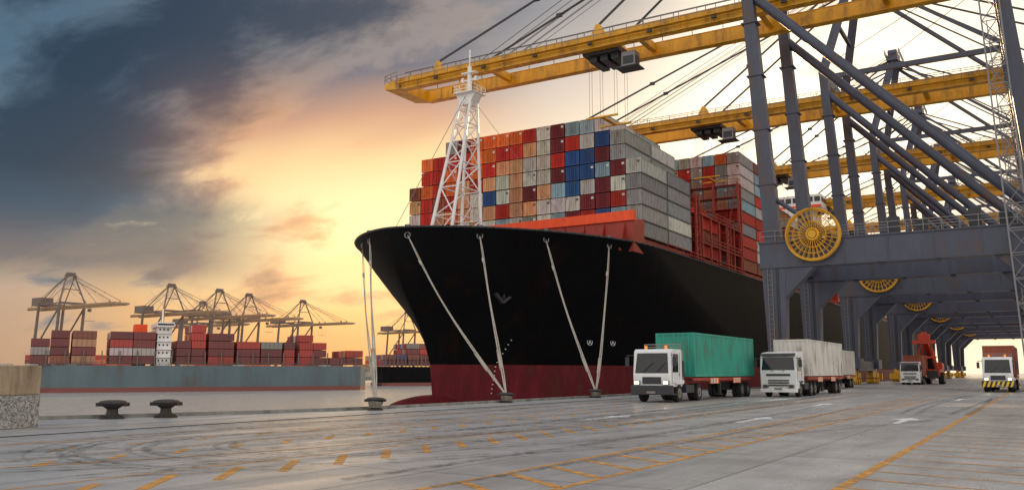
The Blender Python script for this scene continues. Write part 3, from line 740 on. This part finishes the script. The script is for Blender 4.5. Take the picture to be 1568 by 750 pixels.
def truck(name,x,y_,cmat,style,lights=True,hazard=False):
    e=empty(name,(x,y_,0)); C=MB();G=MB();D=MB();T=MB();H=MB();K=MB();Lt=MB();Bn=MB();F=MB();O=MB()
    top=2.95; term=style=='terminal'
    if term:
        C.ext([(0,.85),(-.03,1.5),(.16,2.82),(.3,top),(1.72,top),(1.78,2.8),(1.8,.85)],-1.12,1.12)
        C.box(-1.2,1.2,.2,1.95,1.05,1.22)
        G.hexa([(-.98,-.045,1.62),(.98,-.045,1.62),(.98,0.02,1.6),(-.98,0.02,1.6),(-.9,.12,2.72),(.9,.12,2.72),(.9,.2,2.72),(-.9,.2,2.72)])
        wy=[(.28,1.66),(.4,2.68),(1.15,2.68),(1.15,1.66)]
    else:
        C.ext([(0,.55),(-.06,1.7),(.1,2.7),(.35,2.98),(1.9,3.1),(2.05,3.0),(2.05,.85),(1.75,.85),(1.6,.95),(.8,.95),(.65,.55)],-1.22,1.22)
        G.hexa([(-1.1,-.085,1.82),(1.1,-.085,1.82),(1.1,-.0,1.82),(-1.1,-.0,1.82),(-1.02,.06,2.66),(1.02,.06,2.66),(1.02,.14,2.66),(-1.02,.14,2.66)])
        D.box(-.8,.8,-.1,-.03,1.42,1.56)
        for z in (.75,.92,1.08): D.box(-.7,.7,-.1,-.0,z,z+.08)
        D.hexa([(-1.15,-.2,2.78),(1.15,-.2,2.78),(1.15,.25,2.9),(-1.15,.25,2.9),(-1.15,-.2,2.82),(1.15,-.2,2.82),(1.15,.25,2.95),(-1.15,.25,2.95)])
        wy=[(.25,1.75),(.38,2.64),(1.25,2.64),(1.25,1.75)]
    wx=1.12 if term else 1.22
    for s in (-1,1):
        vs=[(s*(wx+.012),a,b) for a,b in wy]; G.add(vs,[(0,1,2,3) if s<0 else (3,2,1,0)])
        xa,xb=(s*wx,s*(wx+.014)); 
        D.box(xa,xb,.18,.2,1.1,2.75); D.box(xa,xb,1.35,1.37,1.1,2.75); D.box(xa,xb,1.18,1.3,1.5,1.56)
        D.beam((s*wx,.1,2.6),(s*(wx+.3),-.12,2.6),.04,.04); D.beam((s*(wx+.28),-.12,2.65),(s*(wx+.28),-.12,2.0),.04,.04); D.box(s*(wx+.18),s*(wx+.4),-.18,-.1,2.0,2.5)
        D.box(s*.75,s*1.2,.15,.6,.42,.5); D.box(s*.8,s*1.22,2.1,2.3,.5,.95)
        (D if not term else C).box(s*.85,s*1.24,.62,1.75,.98,1.08)
        zl=(.98,1.2) if term else (.62,.84)
        H.box(s*.68,s*1.04,-.156,-.05,zl[0],zl[1])
        (Lt if lights else D).box(s*.74,s*.98,-.185,-.156,zl[0]+.04,zl[1]-.04)
        wheel(T,H,s*1.0,1.2)
        wheel(T,H,s*.98,4.55); wheel(T,H,s*.66,4.55,.5,.26)
        if not term: wheel(T,H,s*.98,5.75)
        D.box(s*.7,s*1.15,2.4,3.6,.5,.95)
    if term: Bn.box(-1.24,1.24,-.15,.1,.42,.94)
    else: Bn.box(-1.24,1.24,-.13,.1,.32,.56)
    if hazard:
        O.col((.85,.55,.03))
        for i in range(7): 
            a=-1.2+i*.34; O.hexa([(a,-.165,.45),(a+.17,-.165,.45),(a+.17,-.15,.45),(a,-.15,.45),(a+.17,-.165,.92),(a+.34,-.165,.92),(a+.34,-.15,.92),(a+.17,-.15,.92)])
    D.box(-.42,.42,.3,6.3,.62,.84)
    if term: D.box(-.55,.55,-.06,-.0,1.02,1.4)
    H.box(-.26,.26,-.19,-.155,.5,.62)
    D.box(-.8,.8,1.85,2.6,.85,1.9); H.cyl((.95,2.2,1.),(.95,2.2,2.9),.09,10); D.cyl((.95,2.2,1.4),(.95,2.2,2.3),.15,10)
    D.beam((-.5,-.1,1.68),(.1,-.0,2.2),.025,.02); D.beam((.3,-.1,1.68),(.8,-.0,2.2),.025,.02)
    if term:
        K.cyl((-.6,.7,top),(-.6,.7,top+.2),.08,10); K.cyl((.6,.7,top),(.6,.7,top+.2),.08,10)
        H.rail((-1.1,1.7,top),(1.1,1.7,top),.3,.7,.025)
    for s in (-1,1):
        F.box(s*.42,s*.62,3.3,16.1,1.02,1.3); F.box(s*1.08,s*1.2,3.4,16.1,1.16,1.34)
        for yy in (9.,): D.box(s*.8,s*.95,yy,yy+.18,.3,1.1); D.box(s*.7,s*1.02,yy-.1,yy+.28,.25,.31)
        for yy in (13.2,14.6): wheel(T,H,s*.98,yy); wheel(T,H,s*.66,yy,.5,.26)
        D.box(s*.84,s*1.14,12.5,15.3,1.05,1.09)
        O.col((.75,.18,.04))
        for yy in (6.3,10.9,): O.box(s*1.21,s*1.23,yy,yy+1.7,.98,1.33)
        O.col((.75,.7,.62))
        for yy in (6.3,10.9):
            for i in range(3): O.box(s*1.231,s*1.236,yy+.2+i*.5,yy+.42+i*.5,1.0,1.31)
    for yy in (3.5,6,8.5,11,13.5,15.9): F.box(-1.06,1.06,yy,yy+.16,1.31,1.38)
    D.box(-.4,.4,12.6,15.2,.5,1.0)
    Q=MB(); cont(Q,-1.22,1.22,3.7,15.9,1.4,3.99)
    B(C,'cab','cabwhite',e,bevel=.05);B(G,'cab_windows','glass',e);B(D,'chassis','dark',e);B(T,'tyres','tyre',e);B(H,'hubs_and_trim','hub',e)
    B(K,'beacons','beacon',e);B(Lt,'headlights','light',e);B(Bn,'bumper','dark' if term else 'cabwhite',e,bevel=.03);B(F,'trailer_frame','lash',e);B(O,'reflector_panels','vcol',e)
    B(Q,'container',cmat,e)
    return e
truck('container_truck',-18.75,45.7,'teal','terminal')
truck('container_truck',-15.45,60.,'cwhite','road',lights=False)
truck('container_truck',-3.4,84.,'cbrown','terminal',hazard=True)
truck('container_truck',-19.4,88.,'cwhite','road',lights=False)
truck('container_truck',-15.5,128.,'cbrown','road',lights=False)

e=empty('reach_stacker',(-14.2,136,0)); A=MB();D=MB();T=MB();H=MB();G=MB()
A.box(-1.6,1.6,0,6.5,1,2.1); A.ext([(3.8,2.1),(6.9,2.1),(6.9,2.9),(3.8,3.1)],-1.6,1.6)
A.beam((0,6.2,3.2),(0,-1.5,6.9),.7,.9); A.box(-1.5,1.5,-2.1,-1.4,5.6,6.1); A.beam((-1.1,2,1.8),(-.5,1,5.4),.3,.3); A.beam((1.1,2,1.8),(.5,1,5.4),.3,.3)
A.beam((-1.4,0,2.1),(-.6,-.5,6.),.25,.25); A.beam((1.4,0,2.1),(.6,-.5,6.),.25,.25); A.box(-.8,.8,-1.9,-1.4,6.1,7.)
A.box(-1.3,1.3,-.6,-.3,3.6,3.9)
G.box(-.9,.9,2.2,3.8,2.2,3.8); D.box(-1,1,2.1,3.9,3.8,3.95); D.box(-1.4,1.4,-.3,0,.8,1.9)
for s in (-1,1):
    wheel(T,H,s*1.7,.8,.85,.7); wheel(T,H,s*1.5,5.4,.8,.5)
B(A,'body_and_boom','red',e,bevel=.04);B(D,'fittings','dark',e);B(T,'tyres','tyre',e);B(H,'hubs','hub',e);B(G,'cab','glass',e)

# ---------------- world ----------------
wd=bpy.data.worlds.new('World'); sc.world=wd; wd.use_nodes=True; nt=wd.node_tree; L=nt.links.new
for n_ in list(nt.nodes): nt.nodes.remove(n_)
out=N(nt,'ShaderNodeOutputWorld'); bg=N(nt,'ShaderNodeBackground'); L(bg.outputs[0],out.inputs[0])
tc=N(nt,'ShaderNodeTexCoord'); D_=tc.outputs['Generated']
def val(i,x):
    if isinstance(x,(int,float)): i.default_value=x
    else: L(x,i)
def Mt(op,a,b=0.,c=0.):
    n=N(nt,'ShaderNodeMath',operation=op); val(n.inputs[0],a); val(n.inputs[1],b)
    if len(n.inputs)>2: val(n.inputs[2],c)
    return n.outputs[0]
def dot(v):
    n=N(nt,'ShaderNodeVectorMath',operation='DOT_PRODUCT'); L(D_,n.inputs[0]); n.inputs[1].default_value=v; return n.outputs['Value']
def ss(v,a,b,c=0.,d=1.):
    n=N(nt,'ShaderNodeMapRange',interpolation_type='SMOOTHSTEP'); val(n.inputs[0],v)
    for i,k in enumerate((a,b,c,d)): n.inputs[1+i].default_value=k
    return n.outputs[0]
def mixc(f,a,b):
    n=N(nt,'ShaderNodeMix',data_type='RGBA'); val(n.inputs[0],f)
    for i,k in ((6,a),(7,b)):
        if isinstance(k,tuple): n.inputs[i].default_value=k
        else: L(k,n.inputs[i])
    return n.outputs[2]
def ramp(v,st):
    n=N(nt,'ShaderNodeValToRGB'); cr=n.color_ramp; L(v,n.inputs[0])
    cr.elements[0].position=st[0][0]; cr.elements[0].color=s2l(st[0][1]); cr.elements[1].position=st[-1][0]; cr.elements[1].color=s2l(st[-1][1])
    for p,c in st[1:-1]:
        e_=cr.elements.new(p); e_.color=s2l(c)
    return n.outputs[0]
z=dot((0,0,1)); dR=dot((CR,SR,0)); dF=dot((-SR,CR,0))
az=Mt('ARCTAN2',dR,dF)
def noise(vec,s,d,r=.55,dist=0.):
    n=N(nt,'ShaderNodeTexNoise'); n.inputs['Scale'].default_value=s; n.inputs['Detail'].default_value=d; n.inputs['Roughness'].default_value=r; n.inputs['Distortion'].default_value=dist
    L(vec,n.inputs['Vector']); return n.outputs['Fac']
dv=N(nt,'ShaderNodeVectorMath',operation='SCALE'); L(D_,dv.inputs[0]); L(Mt('DIVIDE',1.,Mt('ADD',Mt('MAXIMUM',z,0.),.26)),dv.inputs['Scale'])
mp=N(nt,'ShaderNodeMapping'); L(dv.outputs[0],mp.inputs[0]); mp.inputs['Rotation'].default_value=(0,0,-YAW+.3); mp.inputs['Scale'].default_value=(.9,1.5,0.); mp.inputs['Location'].default_value=(3.1,1.7,0)
nb=noise(mp.outputs[0],.85,3,.5,.2); nf=noise(mp.outputs[0],2.8,6,.6,.3)
e2=Mt('ADD',z,Mt('MULTIPLY',Mt('SUBTRACT',nb,.5),.18))
left=ramp(e2,[(0,(186,150,124)),(.08,(188,160,138)),(.18,(195,178,156)),(.24,(120,126,132)),(.31,(34,84,112)),(.42,(4,66,104)),(.7,(120,140,155))])
mid=ramp(e2,[(0,(232,168,104)),(.07,(252,192,118)),(.16,(255,230,172)),(.21,(252,208,148)),(.26,(212,160,126)),(.32,(112,110,120)),(.42,(44,72,96)),(.7,(130,140,150))])
cen=ramp(e2,[(0,(240,205,160)),(.1,(252,220,165)),(.2,(248,226,188)),(.28,(206,192,180)),(.38,(138,140,146)),(.7,(150,155,160))])
rgt=ramp(e2,[(0,(255,240,212)),(.1,(255,228,180)),(.22,(255,246,222)),(.42,(240,230,215)),(.7,(170,170,170))])
c=mixc(ss(az,-.58,-.28),left,mid); c=mixc(ss(az,-.12,.08),c,cen); c=mixc(ss(az,.08,.32),c,rgt)
cover=Mt('ADD',nb,Mt('MULTIPLY',Mt('SUBTRACT',nf,.5),.55))
thr=Mt('ADD',ss(z,.12,.25,.10,-.035),ss(az,-.05,.35,0.,.07))
cv=Mt('SUBTRACT',cover,thr)
cm=Mt('MULTIPLY',ss(cv,.42,.53),ss(z,.0,.08))
dens=ss(cv,.46,.64)
dark=mixc(ss(az,-.5,.05),s2l((32,50,68)),s2l((80,82,92)))
lite=mixc(ss(az,-.5,-.1),s2l((92,116,134)),s2l((168,152,142)))
dark=mixc(dens,lite,dark)
warm=mixc(dens,s2l((240,174,116)),s2l((138,100,86)))
near=Mt('MULTIPLY',Mt('MULTIPLY',ss(az,-.46,-.24),ss(az,.25,.0)),ss(z,.36,.24))
cc=mixc(near,dark,warm); cc=mixc(ss(az,.1,.35),cc,s2l((186,174,166)))
c=mixc(Mt('MULTIPLY',cm,.93),c,cc)
lc=Mt('MULTIPLY',Mt('MULTIPLY',ss(z,.075,.12),ss(z,.215,.165)),ss(az,-.2,-.38))
lc=Mt('MULTIPLY',lc,ss(cover,.36,.48)); c=mixc(Mt('MULTIPLY',lc,.9),c,mixc(ss(z,.1,.18),s2l((130,114,106)),s2l((64,80,96))))
gx=Mt('SUBTRACT',az,.36); gz=Mt('SUBTRACT',z,.27)
gl=Mt('EXPONENT',Mt('MULTIPLY',Mt('ADD',Mt('MULTIPLY',gx,gx),Mt('MULTIPLY',Mt('MULTIPLY',gz,gz),1.6)),-22.))
gx2=Mt('ADD',az,.16); gz2=Mt('SUBTRACT',z,.14)
gl2=Mt('EXPONENT',Mt('MULTIPLY',Mt('ADD',Mt('MULTIPLY',gx2,gx2),Mt('MULTIPLY',Mt('MULTIPLY',gz2,gz2),3.)),-40.))
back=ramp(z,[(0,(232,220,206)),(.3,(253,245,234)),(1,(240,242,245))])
bs=N(nt,'ShaderNodeVectorMath',operation='SCALE'); L(back,bs.inputs[0]); bs.inputs['Scale'].default_value=1.3  # unseen sky behind the camera, brightened as fill for quay and container fronts
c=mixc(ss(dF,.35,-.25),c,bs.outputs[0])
c=mixc(ss(z,.5,.8),c,s2l((215,218,224)))
def addc(a,col,f):
    v=N(nt,'ShaderNodeVectorMath',operation='SCALE'); v.inputs[0].default_value=col; val(v.inputs['Scale'],f)
    s=N(nt,'ShaderNodeVectorMath',operation='ADD'); L(a,s.inputs[0]); L(v.outputs[0],s.inputs[1]); return s.outputs[0]
c=addc(c,(1.0,.70,.40),Mt('MULTIPLY',gl,.8)); c=addc(c,(.6,.38,.15),Mt('MULTIPLY',gl2,.75))
sky=N(nt,'ShaderNodeTexSky',sky_type='NISHITA'); sky.sun_disc=False
sunh=P(math.tan(math.radians(14)),1).normalized(); SE=math.radians(15)
sky.sun_elevation=SE; sky.sun_rotation=math.atan2(sunh.x,sunh.y)
sv=N(nt,'ShaderNodeVectorMath',operation='SCALE'); L(sky.outputs[0],sv.inputs[0]); sv.inputs['Scale'].default_value=.006
ad=N(nt,'ShaderNodeVectorMath',operation='ADD'); L(c,ad.inputs[0]); L(sv.outputs[0],ad.inputs[1])
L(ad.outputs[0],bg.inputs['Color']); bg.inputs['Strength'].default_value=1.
sd=bpy.data.lights.new('sun','SUN'); sd.energy=4.6; sd.angle=math.radians(1.5); sd.color=(1,.62,.30)
so=bpy.data.objects.new('sun',sd); sc.collection.objects.link(so)
dirv=Vector((sunh.x*math.cos(SE),sunh.y*math.cos(SE),math.sin(SE))); so.rotation_euler=dirv.to_track_quat('Z','Y').to_euler(); so.location=(0,0,80)
cd=bpy.data.cameras.new('camera'); cam=bpy.data.objects.new('camera',cd); sc.collection.objects.link(cam); sc.camera=cam
cd.sensor_width=36; cd.lens=30.37; cd.clip_end=9000; cd.clip_start=.1
cam.location=(0,0,1.65); pt=math.radians(8.38)
f=Vector((-SR*math.cos(pt),CR*math.cos(pt),math.sin(pt))); cam.rotation_euler=f.to_track_quat('-Z','Y').to_euler()
